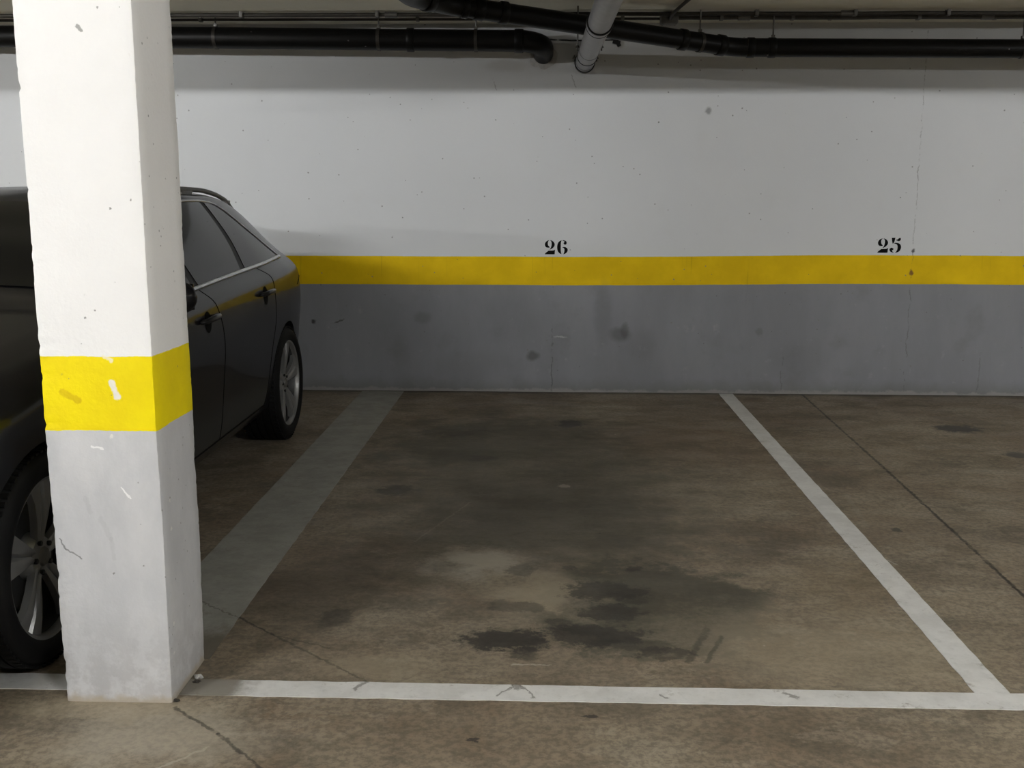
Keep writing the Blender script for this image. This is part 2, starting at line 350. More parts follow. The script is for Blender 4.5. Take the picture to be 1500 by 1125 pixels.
def line_material(name, ca, cb, wear):
    t = NT(name, .6, 0, .35)
    n = t.noise(7, 6, .7); n2 = t.noise(30, 5, .7)
    c = t.mix(t.step(n, .3, .7), ca, cb)
    c = t.mix(t.step(n2, .52, .75, 0, .25), c, tuple(v * .55 for v in ca))
    c = t.mix(t.step(t.noise(11, 6, .75, off=(5, 2, 0)), .60 - wear * .1, .72, 0, .6), c, (.19, .165, .125))
    x, y, z = t.xyz()
    d0 = t.vmath('SUBTRACT', t.noise(30, 4, .7, col=True), (.5, .5, .5))
    s0 = t.n.new('ShaderNodeVectorMath'); s0.operation = 'SCALE'; t.l.new(d0, s0.inputs[0]); s0.inputs['Scale'].default_value = .05
    e0 = t.xyz(s0.outputs[0]); K = t.vmath('ADD', t.comb(*t.xyz()[:2], 0.0), t.comb(e0[0], e0[1], 0.0))
    for a, b, w_ in (((-.09, 2.975), (-.14, 2.90), .006), ((-.07, 2.975), (-.03, 2.90), .006), ((-.08, 2.985), (-.08, 2.96), .02), ((-.54, 2.98), (-.57, 2.93), .012), ((.72, 2.95), (.75, 2.93), .012), ((.35, 2.93), (.37, 2.91), .008), ((-1.387, 3.70), (-1.06, 3.44), .005)):
        c = t.mix(t.step(t.seg(K, a, b), w_, w_ * .3, 0, .6), c, (.09, .08, .065))
    # foot of the pillar: the line colour blends to dark brown there
    P = t.comb(x, y, 0.0)
    q = t.vmath('LENGTH', t.vmath('DIVIDE', t.vmath('SUBTRACT', P, (-1.10, 3.0, 0)), (.24, .42, 1)))
    q = t.math('ADD', q, t.math('MULTIPLY', t.math('SUBTRACT', n, .5), .9))
    c = t.mix(t.step(q, 1.05, .6, 0, .78), c, (.13, .11, .08))
    t.color(c)
    t.bump(n2, .1, .004)
    return t.m

def pipe_black():
    t = NT('black_drain_plastic', .42, 0, .2)
    x, y, z = t.xyz()
    d, vc = t.voro(9); sel = t.step(t.xyz(vc)[0], .25, .24)
    c = t.mix(t.noise(5, 4), (.004, .004, .004), (.010, .0097, .009))
    dd = t.math('ADD', d, t.math('MULTIPLY', t.math('SUBTRACT', t.noise(50, 3), .5), .12))
    c = t.mix(t.math('MULTIPLY', t.step(dd, .07, .03), sel), c, (.22, .21, .2))
    c = t.mix(t.step(t.noise(12, 5, .7, st=(.3, 1, 1)), .62, .75, 0, .5), c, (.045, .043, .04))
    t.color(c); return t.m

M = {}
M['wall'] = wall_material(); M['pillar'] = pillar_material(); M['floor'] = floor_material()
M['wall_plain'] = wall_material('painted_side_wall', False)
M['ceiling'] = plain('ceiling_paint', (.74, .72, .62), .7, spec=.2, var=.05, scale=1.5)
M['line'] = line_material('white_line_paint', (.56, .56, .54), (.68, .68, .66), .2)
M['line_worn'] = line_material('worn_line_paint', (.25, .25, .225), (.33, .33, .30), .5)
M['pipe'] = pipe_black()
M['grey_pipe'] = plain('grey_pipe_plastic', (.30, .30, .31), .42, var=.18, scale=14)
M['rubber_ring'] = plain('black_rubber_ring', (.008, .008, .008), .6)
M['steel'] = plain('dull_galvanised_steel', (.16, .155, .145), .5, metal=.7, var=.35, scale=30)
M['rust'] = plain('dark_painted_conduit', (.05, .045, .038), .5, metal=.3, var=.6, scale=18)
M['stencil'] = plain('black_stencil_paint', (.004, .004, .004), .7, spec=.08, var=.4, scale=60)
M['plaster'] = plain('broken_plaster', (.46, .455, .44), .8, var=.3, scale=25)
M['tubelight'] = plain('fluorescent_glow', (1, .985, .95), .5, emit=1)
M['fixture'] = plain('white_lamp_housing', (.7, .7, .68), .4)
# car
M['paint'] = plain('anthracite_car_paint', (.006, .006, .007), .3, metal=.0, spec=.12, coat=.45, var=.05)
M['glass'] = plain('tinted_car_glass', (.004, .0045, .0045), .03, spec=.35, var=.0)
M['chrome'] = plain('brushed_chrome_trim', (.62, .62, .62), .28, metal=1, var=.05)
M['blackplastic'] = plain('matt_black_car_plastic', (.006, .006, .006), .5, var=.2)
M['seam'] = plain('dark_panel_gap', (.002, .002, .002), .8, spec=.1, var=.1)
M['tire'] = plain('tyre_rubber', (.004, .004, .004), .7, spec=.18, var=.3, scale=20)
M['alloy'] = plain('silver_alloy', (.24, .24, .235), .42, metal=.55, var=.08, scale=10)
M['dark_alloy'] = plain('shadowed_alloy', (.035, .035, .034), .5, metal=.3, var=.2)
M['lamp_red'] = plain('red_tail_lens', (.12, .004, .004), .1, var=.1)
M['lamp_clear'] = plain('clear_headlamp_lens', (.25, .26, .27), .06, metal=.4, var=.1)

# ------------------------------------------------------------------ room shell
def slab(name, a, b, mat, label, cuts=None):
    mb = MB(); mb.box([(a[i] + b[i]) / 2 for i in range(3)], [b[i] - a[i] for i in range(3)])
    o = mb.build(name, mat, smooth=False); tag(o, label, kind='structure'); return o
slab('floor', (XL, YR, -.2), (XR, D, 0), M['floor'], 'stained brown concrete garage floor')
slab('ceiling', (XL, YR, CEIL), (XR, D, CEIL + .2), M['ceiling'], 'beige painted concrete garage ceiling')
slab('wall_back', (XL, D, -.2), (XR, D + .2, CEIL + .2), M['wall'], 'white wall with yellow band above grey dado')
slab('wall_front', (XL, YR - .2, -.2), (XR, YR, CEIL + .2), M['wall_plain'], 'painted wall on the far side of the driving aisle')
slab('wall_left', (XL - .2, YR - .2, -.2), (XL, D + .2, CEIL + .2), M['wall_plain'], 'painted side wall beyond the neighbouring bays')
slab('wall_right', (XR, YR - .2, -.2), (XR + .2, D + .2, CEIL + .2), M['wall_plain'], 'painted side wall at the right end')
BEAM_Z = 2.43
slab('trim_1', (XL, 2.84, BEAM_Z), (XR, 3.115, CEIL), M['ceiling'], 'concrete ceiling beam running over the pillar')

# ------------------------------------------------------------------ pillar
def build_pillar():
    x0, x1, y0, y1 = -1.4005, -1.0853, 2.826, 3.1287
    H = BEAM_Z; nz = 240; vs = []; fs = []
    corners = [(x0, y0, 1, 1), (x1, y0, -1, 1), (x1, y1, -1, -1), (x0, y1, 1, -1)]
    m = 0
    for k in range(nz + 1):
        z = H * k / nz; ring = []
        for ci, (cx, cy, sx, sy) in enumerate(corners):
            n = noise.noise(Vector((ci * 7.3, z * 14, 0))); n2 = noise.noise(Vector((ci * 3.1 + 50, z * 45, 0)))
            b = .004 + max(0, n2 - .15) * .014 + max(0, n - .2) * .014
            if z < .25: b += .006 * (1 - z / .25) * (1 + n2)
            w = .0035 * noise.noise(Vector((ci * 5.7, z * 3.1, 9))) + .0015 * n2
            px, py = cx + w, cy + w * .6
            A = (px, py + sy * b); B = (px + sx * b * .3, py + sy * b * .3); Cc = (px + sx * b, py)
            ring += ([A, B, Cc] if ci in (0, 2) else [Cc, B, A])
            # mid points of the following side
            nx, ny = corners[(ci + 1) % 4][:2]
            for f in (.2, .4, .6, .8):
                bx, by = cx + (nx - cx) * f, cy + (ny - cy) * f
                dd = .0012 * noise.noise(Vector((bx * 9, by * 9, z * 6)))
                ring.append((bx + (dd if abs(nx - cx) < .01 else 0), by + (dd if abs(ny - cy) < .01 else 0)))
        m = len(ring); vs += [(a, b2, z) for a, b2 in ring]
    for k in range(nz):
        for i in range(m):
            fs.append([k * m + i, k * m + (i + 1) % m, (k + 1) * m + (i + 1) % m, (k + 1) * m + i])
    fs.append(list(range(m))[::-1]); fs.append([nz * m + i for i in range(m)])
    o = mesh_obj('concrete_pillar', vs, fs, M['pillar'], smooth=True, angle=35)
    tag(o, 'square concrete pillar painted white, yellow and grey beside the parked car', 'pillar')
build_pillar()

def chip(x, y, r, mat, label, seed):
    bm = bmesh.new(); bmesh.ops.create_icosphere(bm, subdivisions=2, radius=1)
    for v in bm.verts:
        k = 1 + .8 * noise.noise(v.co * 1.7 + Vector((seed, 0, 0)))
        v.co = Vector((x + v.co.x * r * k, y + v.co.y * r * .7 * k, max(0, r * .45 + v.co.z * r * .5 * k)))
    bm.verts.index_update(); vs = [v.co.copy() for v in bm.verts]; fs = [[v.index for v in f.verts] for f in bm.faces]; bm.free()
    o = mesh_obj('concrete_crumb', vs, fs, mat, smooth=False); tag(o, label, 'concrete crumb', 'crumbs at the foot of the pillar')
chip(-1.062, 2.985, .014, M['plaster'], 'pale concrete crumb on the floor at the right foot of the pillar', 1)
chip(-1.057, 2.957, .010, M['rust'], 'dark crumb on the floor beside the pale one at the pillar foot', 5)
chip(-1.077, 2.836, .009, M['rust'], 'dark crumb on the floor at the pillar corner nearest the camera', 9)

# ------------------------------------------------------------------ floor markings
def line(poly, mat, label, h=.0022):
    # subdivided long strip with slightly ragged edges
    (a, b, c, d) = [Vector((*p, 0)) for p in poly]     # a-b one long edge, d-c the other
    n = max(8, int((b - a).length / .025)); vs = []; fs = []
    across = (d - a).normalized()
    for i in range(n + 1):
        t = i / n
        p = a.lerp(b, t) + across * .0035 * noise.noise(Vector((t * n * .35, a.x * 3, 1)))
        q = d.lerp(c, t) + across * .0035 * noise.noise(Vector((t * n * .35, a.x * 3, 7)))
        for r in (p, q): vs += [(r.x, r.y, 0.0), (r.x, r.y, h)]
    for i in range(n):
        k = 4 * i; e = k + 4
        fs += [[k + 1, k + 3, e + 3, e + 1], [k, k + 1, e + 1, e], [k + 3, k + 2, e + 2, e + 3], [k + 2, k, e, e + 2]]
    fs += [[0, 2, 3, 1], [4 * n, 4 * n + 1, 4 * n + 3, 4 * n + 2]]
    o = mesh_obj('painted_floor_line', vs, fs, mat, smooth=False)
    tag(o, label, 'floor line', 'painted parking bay lines')
line([(-1.3873, 3.12), (-1.3873, D - .04), (-1.0721, D - .04), (-1.0721, 3.12)], M['line_worn'], 'wide worn greyish line between the car and the empty bay')
line([(1.2921, 2.979), (1.2921, D - .02), (1.396, D - .02), (1.396, 2.979)], M['line'], 'narrow white line down the right side of the empty bay')
line([(-1.083, 2.876), (6.0, 2.876), (6.0, 2.977), (-1.083, 2.977)], M['line'], 'white line across the front of the empty bay, right of the pillar')
line([(-6.0, 2.895), (-1.403, 2.895), (-1.403, 2.997), (-6.0, 2.997)], M['line'], 'short stretch of front line left of the pillar by the car wheel')

# ------------------------------------------------------------------ stencilled numbers
DIG = {
 '2': [[(500,360),(470,368),(440,390),(425,425),(430,455),(445,478),(470,485),(505,485),(505,470),(485,455),(475,430),(475,400),(485,375)],
       [(515,360),(550,370),(580,400),(592,430),(585,460),(560,490),(530,510),(505,517),(525,490),(535,460),(540,420),(535,385),(518,368)],
       [(425,592),(435,575),(480,540),(490,533),(570,533),(585,520),(596,518),(590,595),(425,595)]],
 '6': [[(705,360),(670,375),(640,410),(630,460),(632,510),(645,550),(675,580),(705,593),(695,560),(690,520),(690,440),(692,400),(700,375)],
       [(718,362),(750,362),(780,378),(790,400),(785,425),(765,436),(745,430),(735,410),(745,395),(755,385),(740,375),(722,370)],
       [(720,478),(750,470),(785,480),(805,505),(808,530),(795,560),(765,585),(732,594),(745,570),(752,540),(752,510),(742,490),(722,484)]],
 '5': [[(645,352),(704,350),(700,380),(690,420),(668,450),(658,420),(650,380)],
       [(712,384),(742,379),(766,354),(787,350),(795,374),(787,396),(762,406),(737,399),(717,391)],
       [(682,444),(712,429),(762,436),(797,464),(808,504),(797,549),(767,584),(712,596),(737,569),(750,534),(750,489),(737,459),(707,446)],
       [(622,534),(642,512),(672,516),(687,534),(677,549),(662,554),(672,579),(697,594),(662,590),(632,574),(620,549)]]}
def smooth_poly(p):
    # round the curved outlines a little, keep sharp corners
    out = []
    n = len(p)
    for i in range(n):
        a = Vector(p[i - 1]); b = Vector(p[i]); c = Vector(p[(i + 1) % n])
        ang = (b - a).angle(c - b) if (b - a).length and (c - b).length else 0
        if ang > .95: out.append(tuple(b))
        else: out += [tuple(b.lerp(a, .25)), tuple(b.lerp(c, .25))]
    return out
def number(txt, xc, dz, label):
    k = .000443; z0 = ZT + .019 + dz
    root = empty('stencilled_number', (xc, D, z0)); tag(root, label, 'bay number', 'stencilled bay numbers')
    for ch in txt:
        mb = MB()
        for piece in DIG[ch]:
            pl = [((x - 616) * k, (594 - y) * k) for x, y in smooth_poly(piece)]
            Mx = Matrix(((1, 0, 0, 0), (0, 0, -1, 0.003), (0, 1, 0, 0), (0, 0, 0, 1)))
            mb.prism(pl, Mx, .0042)
        mb.build('digit', M['stencil'], root, smooth=False)
number('26', .0665, -.012, 'black stencilled number 26 on the wall above the yellow band')
number('25', 2.490, .010, 'black stencilled number 25 on the wall above the yellow band')

# ------------------------------------------------------------------ pipes
def ring_on(a, b, t, r, w, mat, parent, name='coupling', extra=.008):
    a = Vector(a); b = Vector(b); d = (b - a).normalized(); p = a.lerp(b, t)
    mb = MB(); R = r + extra
    mb.tube([p - d * w / 2, p - d * (w / 2 - .004), p + d * (w / 2 - .004), p + d * w / 2], [R - .003, R, R, R - .003], 24)
    return put_under(mb.build(name, mat), parent)
def hanger(p, r, parent, ztop=CEIL, axis='x'):
    mb = MB()
    mb.tube([(p[0], p[1], p[2] + r - .005), (p[0], p[1], ztop)], .0055, 8)
    mb.box((p[0], p[1], p[2] + r + .012), (.024, .02, .02), .003)
    o = put_under(mb.build('hanger_rod', M['steel']), parent)
    return o
# left black drain with elbow into the wall
zl, yl, rl = 2.508, 7.5, .072
root = empty('drain_pipe', (-.06, D, 2.44))
tag(root, 'thick black drain pipe along the wall behind the pillar, elbow turning into the wall', 'pipe', 'black drain pipes')
xa = -.165
pts = [(-11.9, yl, zl + .075), (-3.0, yl, zl + .026), (xa, yl, zl - .008)]
for k in range(1, 9):
    a = PI / 2 * k / 8
    pts.append((xa + .125 * math.sin(a), yl + .125 * (1 - math.cos(a)), zl - .008 - .03 * (k / 8)))
pts.append((xa + .125, D + .05, zl - .062))
mb = MB(); mb.tube(pts, rl, 28); put_under(mb.build('pipe', M['pipe']), root)
def on(x): return zl - .008 + (xa - x) * .0122
for x in (-3.5, -.95):
    ring_on((x - .05, yl, on(x - .05)), (x + .05, yl, on(x + .05)), .5, rl, .05, M['pipe'], root)
ring_on((xa - .08, yl, on(xa - .08)), (xa, yl, on(xa)), .5, rl, .06, M['pipe'], root)
for x in (-3.2, -2.3, -1.17, -.5):
    mb = MB(); p = Vector((x, yl, on(x)))
    mb.tube([p - Vector((.011, 0, 0)), p + Vector((.011, 0, 0))], rl + .004, 28)
    put_under(mb.build('clamp', M['rust']), root); hanger(p, rl, root)
# broken plaster collar where it enters the wall
mb = MB(); vs = []; n = 26
for k in range(n):
    a = 2 * PI * k / n
    for q, (rr, yy) in enumerate(((rl - .004, -.012), (rl + .008 + .010 * random.random(), -.014 + .006 * random.random()), (rl + .015 + .03 * random.random(), .002))):
        vs.append((xa + .125 + rr * math.cos(a), D + yy, zl - .06 + rr * math.sin(a)))
fs = []
for k in range(n):
    for i in range(2): fs.append([k * 3 + i, k * 3 + i + 1, (k + 1) % n * 3 + i + 1, (k + 1) % n * 3 + i])
mb.add(vs, fs); put_under(mb.build('plaster_collar', M['plaster']), root)

# right black drain: straight run then long diagonal run and a bend towards the aisle
rr = .0605
A = Vector((12.9, 7.35, 2.363)); B = Vector((1.245, 7.35, 2.4345)); E_ = Vector((-.615, 6.62, 2.592))
F = Vector((-.80, 6.36, 2.594)); G = Vector((-.93, 5.0, 2.596))
root = empty('drain_pipe', (6.0, 7.35, 2.405))
tag(root, 'black drain pipe with long slanting run crossing above the grey pipe', 'pipe', 'black drain pipes')
def rounded(pts, rad=.09, n=7):
    out = [pts[0]]
    for i in range(1, len(pts) - 1):
        a, b, c = pts[i - 1], pts[i], pts[i + 1]
        p = b + (a - b).normalized() * rad; q = b + (c - b).normalized() * rad
        for k in range(n + 1):
            t = k / n; out.append(p.lerp(b, t).lerp(b.lerp(q, t), t))
    out.append(pts[-1]); return out
mb = MB(); mb.tube(rounded([A, B, E_, F, G]), rr, 28); put_under(mb.build('pipe', M['pipe']), root)
Lb = (E_ - B).length
for dpos, w in ((.115, .055), (.40, .05), (Lb - .36, .05), (Lb - .2, .06), (Lb - .11, .04)):
    ring_on(B, E_, dpos / Lb, rr, w, M['pipe'], root)
ring_on(E_, F, .55, rr, .06, M['pipe'], root)
for x in (.10, .24):
    ring_on(B, A, x / (A - B).length, rr, .05, M['pipe'], root, extra=.006)
for t, seg in ((.0212, (B, A)), (.162, (B, A)), (.306, (B, A)), (.5, (B, A)), (.135, (B, E_))):
    a, b = seg; p = a.lerp(b, t); d = (b - a).normalized()
    mb = MB(); mb.tube([p - d * .011, p + d * .011], rr + .005, 28)
    put_under(mb.build('clamp', M['rust']), root); hanger(p, rr, root)

# grey pipe running into the wall
g0 = Vector((.254, D - .002, 2.386)); g1 = Vector((.285, 5.5, 2.395)); dg = (g1 - g0).normalized(); g2 = g0 + dg * 4.6
rg = .066
root = empty('grey_waste_pipe', tuple(g0)); tag(root, 'light grey pipe running from overhead straight into the back wall', 'pipe')
mb = MB(); mb.tube([g0, g2], rg, 32); put_under(mb.build('pipe', M['grey_pipe']), root)
def gring(dist, w, ex, mat, name):
    p = g0 + dg * dist; mb = MB()
    mb.tube([p - dg * w / 2, p - dg * (w / 2 - .003), p + dg * (w / 2 - .003), p + dg * w / 2], [rg + ex - .002, rg + ex, rg + ex, rg + ex - .002], 32)
    return put_under(mb.build(name, mat), root)
gring(.012, .022, .005, M['rubber_ring'], 'wall_ring'); gring(.04, .030, .0065, M['grey_pipe'], 'socket'); gring(.062, .006, .0075, M['rubber_ring'], 'seal_ring')
gring(.42, .010, .004, M['rubber_ring'], 'seal_ring'); gring(1.75, .09, .007, M['grey_pipe'], 'socket'); gring(1.70, .008, .009, M['rubber_ring'], 'seal_ring'); gring(1.80, .008, .009, M['rubber_ring'], 'seal_ring')
for dist in (.16, .70):
    gring(dist, .004, .002, M['steel'], 'clamp')
    p = g0 + dg * dist
    for sx in (-1, 1):
        mb = MB(); c = p + Vector((sx * (rg + .012), 0, .015))
        mb.box(c, (.026, .022, .005), .001); mb.tube([c - Vector((0, 0, .022)), c + Vector((0, 0, .022))], .0045, 8); mb.tube([c + Vector((0, 0, .004)), c + Vector((0, 0, .012))], .009, 6)
        put_under(mb.build('clamp_bolt', M['rust']), root)
p = g0 + dg * .70
mb = MB(); mb.tube([(p[0] - rg - .012, p[1], p[2]), (p[0] - rg - .012, p[1], CEIL)], .005, 8); put_under(mb.build('hanger_rod', M['steel']), root)

# thin loose wire and the stub of a removed bracket
mb = MB(); mb.tube(catmull([(-.10, 7.64, 2.545), (.03, D - .006, 2.548), (.12, D - .006, 2.545), (.20, D - .006, 2.542), (.6, D - .006, 2.548)], 6), .005, 8)
o = mb.build('loose_wire', M['rubber_ring']); tag(o, 'thin black wire on the wall from the black elbow to the grey pipe', 'wire')
mb = MB(); mb.box((.479, D - .012, 2.528), (.055, .03, .028), .006, Matrix.Rotation(.25, 3, 'Y')); mb.box((.495, D - .012, 2.512), (.028, .024, .026), .006, Matrix.Rotation(-.5, 3, 'Y')); 
o = mb.build('wall_plug', M['rubber_ring']); tag(o, 'small dark lump on the wall right of the grey pipe', 'wall fitting')

# conduits under the ceiling
def conduit(y, z, r, x0, x1, label, clips, couplers, name='ceiling_conduit'):
    root = empty(name, (x0, y, z)); tag(root, label, 'conduit', 'metal conduits along the ceiling')
    n = 80; pts = [(x0 + (x1 - x0) * i / n, y + .012 * noise.noise(Vector((i * .6, y, 0))), z + .004 * noise.noise(Vector((i * .7, y, 5)))) for i in range(n + 1)]
    mb = MB(); mb.tube(pts, r, 12); put_under(mb.build('tube', M['rust']), root)
    for x in clips:
        mb = MB(); mb.box((x, y, z - r - .002), (.022, r * 2 + .02, .004), .001); mb.box((x, y - r - .012, (z + CEIL) / 2), (.022, .006, CEIL - z + 2 * r), .001); mb.box((x, y + r + .008, (z + CEIL) / 2), (.022, .006, CEIL - z + 2 * r), .001)
        put_under(mb.build('clip', M['steel']), root)
    for x in couplers:
        mb = MB(); mb.tube([(x - .04, y, z), (x + .04, y, z)], r + .005, 12); put_under(mb.build('coupler', M['steel']), root)
conduit(7.27, CEIL - .022, .013, -11.9, 12.9, 'thin dark conduit under the ceiling, the one nearer the camera', [-2.05, -1.14, -.27, 1.36, 2.0, 2.6, 3.4], [-1.05, -.35, 1.95])
conduit(7.38, CEIL - .026, .017, .86, 12.9, 'thicker dark conduit under the ceiling right of the junction box', [1.15, 1.62, 2.45, 3.3], [1.3, 2.9])
conduit(7.50, CEIL - .016, .009, -11.9, 12.9, 'thinnest conduit under the ceiling, close to the back wall', [-2.4, -.9, .5, 1.9, 3.0], [])
root = empty('junction_box', (.80, 7.34, CEIL)); tag(root, 'small metal junction box on the ceiling conduits with a cable leading up', 'junction box')
mb = MB(); mb.box((.80, 7.36, CEIL - .038), (.115, .10, .064), .006); put_under(mb.build('housing', M['steel']), root)
mb = MB(); mb.box((.80, 7.36, CEIL - .072), (.105, .09, .006), .002)
for sx in (-1, 1):
    for sy in (-1, 1): mb.tube([(.80 + sx * .042, 7.36 + sy * .035, CEIL - .072), (.80 + sx * .042, 7.36 + sy * .035, CEIL - .077)], .006, 8)
put_under(mb.build('cover_plate', M['steel']), root)
mb = MB(); mb.tube(catmull([(.80, 7.31, CEIL - .04), (.80, 7.27, CEIL - .05), (.805, 7.2, CEIL - .034), (.83, 7.0, CEIL - .022), (.86, 6.7, CEIL - .018), (.9, 6.2, CEIL - .018), (.9, 4.5, CEIL - .018)], 6), .0115, 10)
put_under(mb.build('cable', M['rust']), root)

# ------------------------------------------------------------------ car
XC, YC = -2.468, 3.11            # centre line, front axle
car = empty('estate_car', (XC, YC, 0))
tag(car, 'dark anthracite estate car parked behind the pillar, tail to the wall', 'car')
W = pchip([(-.92, .50), (-.86, .66), (-.7, .79), (-.4, .89), (.1, .93), (.6, .937), (2.5, .937), (2.95, .926), (3.3, .895), (3.55, .85), (3.75, .79), (3.9, .68), (4.0, .52), (4.03, .48)])
ZBm = pchip([(-.92, .40), (-.8, .25), (-.4, .21), (3.0, .22), (3.5, .26), (3.9, .34), (4.03, .42)])
ZBelt = pchip([(-.92, .63), (-.85, .69), (-.6, .79), (-.2, .885), (.3, .96), (.8, 1.01), (1.4, 1.04), (2.5, 1.075), (3.1, 1.09), (3.4, 1.08), (3.65, 1.03), (3.8, .96), (3.95, .84), (4.03, .70)])
TB = pchip([(-.92, .80), (-.2, .86), (.5, .91), (1, .93), (2.5, .925), (3.2, .905), (3.6, .89), (4.03, .84)])
ZRf = pchip([(-.92, .645), (-.8, .735), (-.5, .85), (0, .95), (.5, 1.02), (.75, 1.05), (1.1, 1.25), (1.5, 1.415), (2.0, 1.46), (2.45, 1.455), (2.75, 1.43), (3.0, 1.38), (3.22, 1.29), (3.42, 1.18), (3.62, 1.055), (3.8, .975), (3.95, .855), (4.03, .71)])
TRf = pchip([(-.92, .45), (-.5, .62), (.4, .68), (.75, .72), (1.1, .675), (1.5, .625), (2.0, .605), (3.0, .59), (3.3, .585), (3.6, .60), (3.8, .60), (3.95, .52), (4.03, .40)])
ZCf = pchip([(-.92, .65), (-.8, .75), (-.5, .88), (0, .985), (.5, 1.055), (.75, 1.09), (1.1, 1.285), (1.5, 1.445), (2, 1.505), (2.6, 1.50), (3.0, 1.475), (3.3, 1.435), (3.45, 1.40), (3.6, 1.26), (3.75, 1.10), (3.85, .99), (3.95, .88), (4.03, .715)])
NR = 12
def section(s):
    w, zb, zt_, tb, zr, tr, zc = W(s), ZBm(s), ZBelt(s), TB(s) * W(s), ZRf(s), TRf(s), ZCf(s)
    tr = min(tr, tb * .93)
    h = zt_ - zb
    rows = [(0, zb), (.84 * w, zb), (.93 * w, zb + .05 * h), (.958 * w, zb + .17 * h), (.982 * w, zb + .45 * h), (w, zb + .68 * h), (.988 * w, zb + .885 * h), (tb, zt_)]
    # greenhouse between belt and roof edge
    g = zr - zt_
    rows += [(tb + (tr - tb) * .33, zt_ + g * .42), (tb + (tr - tb) * .84, zt_ + g * .90), (tr, zr + .0)]
    rows += [(tr * .6, zr + (zc - zr) * .72), (0, zc)]
    return rows
_cache = {}
def secfun(s):
    k = round(s, 5)
    if k not in _cache:
        R = section(s)
        _cache[k] = (pchip([(i, r[0]) for i, r in enumerate(R)]), pchip([(i, r[1]) for i, r in enumerate(R)]))
    return _cache[k]
def Ys(s): return s if s <= 0 else (s * (1 + .19 / 1.2) if s < 1.2 else s + .19)
def S(s, v, side=1):
    a, b = secfun(s); return Vector((side * a(v), Ys(s), b(v)))
def Nrm(s, v, side=1):
    e = .012
    du = S(s + e, v, 1) - S(s - e, v, 1); dv = S(s, min(NR, v + e), 1) - S(s, max(0, v - e), 1)
    n = du.cross(dv); n.normalize()
    return Vector((side * n.x, n.y, n.z))
def SO(s, v, off, side=1): return S(s, v, side) + Nrm(s, v, side) * off

def lin(a, b, n): return [a + (b - a) * i / n for i in range(n + 1)]
st = lin(-.92, -.7, 12) + lin(-.7, .6, 46)[1:] + lin(.6, 1.6, 36)[1:] + lin(1.6, 3.2, 60)[1:] + lin(3.2, 4.03, 44)[1:]
vv = lin(0, 2, 6) + lin(2, 7, 34)[1:] + lin(7, 10, 16)[1:] + lin(10, 12, 10)[1:]
vs = []; fs = []
full = [(v, 1) for v in vv] + [(v, -1) for v in vv[-2:0:-1]]
m = len(full)
for s in st: vs += [S(s, v, sd) for v, sd in full]
for i in range(len(st) - 1):
    for k in range(m): fs.append([i * m + k, i * m + (k + 1) % m, (i + 1) * m + (k + 1) % m, (i + 1) * m + k])
fs.append(list(range(m))); fs.append([(len(st) - 1) * m + k for k in range(m)][::-1])
body = mesh_obj('body_shell', vs, fs, [M['paint'], M['blackplastic']], car, smooth=True, angle=50)
# wheel arches cut with a boolean
WB = 3.10
for yy in (0, WB):
    for sd in (-1, 1):
        mb = MB(); mb.lathe([(.0, sd * .58), (.372, sd * .58), (.372, sd * 1.3), (.0, sd * 1.3)], 56, Matrix.Translation((0, yy, .345)))
        cut = mb.build('arch_cutter', [M['paint'], M['blackplastic']], car)
        for p in cut.data.polygons: p.material_index = 1
        md = body.modifiers.new('arch', 'BOOLEAN'); md.operation = 'DIFFERENCE'; md.object = cut; md.solver = 'EXACT'
bpy.context.view_layer.update()
dg_ = bpy.context.evaluated_depsgraph_get()
newme = bpy.data.meshes.new_from_object(body.evaluated_get(dg_))
cutters = [m_.object for m_ in body.modifiers]
body.modifiers.clear(); body.data = newme
for c_ in cutters: bpy.data.objects.remove(c_, do_unlink=True)
newme.set_sharp_from_angle(angle=math.radians(45))

def patch(name, sl, sr, v0, v1, off, mat, side=1, ns=24, nv=18, parent=car, thick=.004):
    """panel lying on the body surface; sl, sr: functions of v (left / right edge along the car)"""
    vs = []; fs = []
    def col(o):
        for j in range(nv + 1):
            v = v0 + (v1 - v0) * j / nv
            a, b = sl(v), sr(v)
            for i in range(ns + 1): vs.append(SO(a + (b - a) * i / ns, v, o, side))
    col(off); n = ns + 1
    for j in range(nv):
        for i in range(ns): fs.append([j * n + i, j * n + i + 1, (j + 1) * n + i + 1, (j + 1) * n + i])
    # turned-in rim so that the panel has an edge
    rim = [i for i in range(n)] + [j * n + ns for j in range(1, nv + 1)] + [nv * n + i for i in range(ns - 1, -1, -1)] + [j * n for j in range(nv - 1, 0, -1)]
    base = len(vs)
    for idx in rim:
        j, i = divmod(idx, n); v = v0 + (v1 - v0) * j / nv; a, b = sl(v), sr(v)
        vs.append(SO(a + (b - a) * i / ns, v, off - thick, side))
    L = len(rim)
    for q in range(L): fs.append([rim[q], rim[(q + 1) % L], base + (q + 1) % L, base + q])
    return mesh_obj(name, vs, fs, mat, parent, True, 40)
def ribbon(name, path, w, off, mat, side=1, parent=car, n=None):
    """thin strip following a path of (s, v)"""
    mb = MB(); mb.tube([SO(s, v, off, side) for s, v in path], w, 8); return mb.build(name, mat, parent)

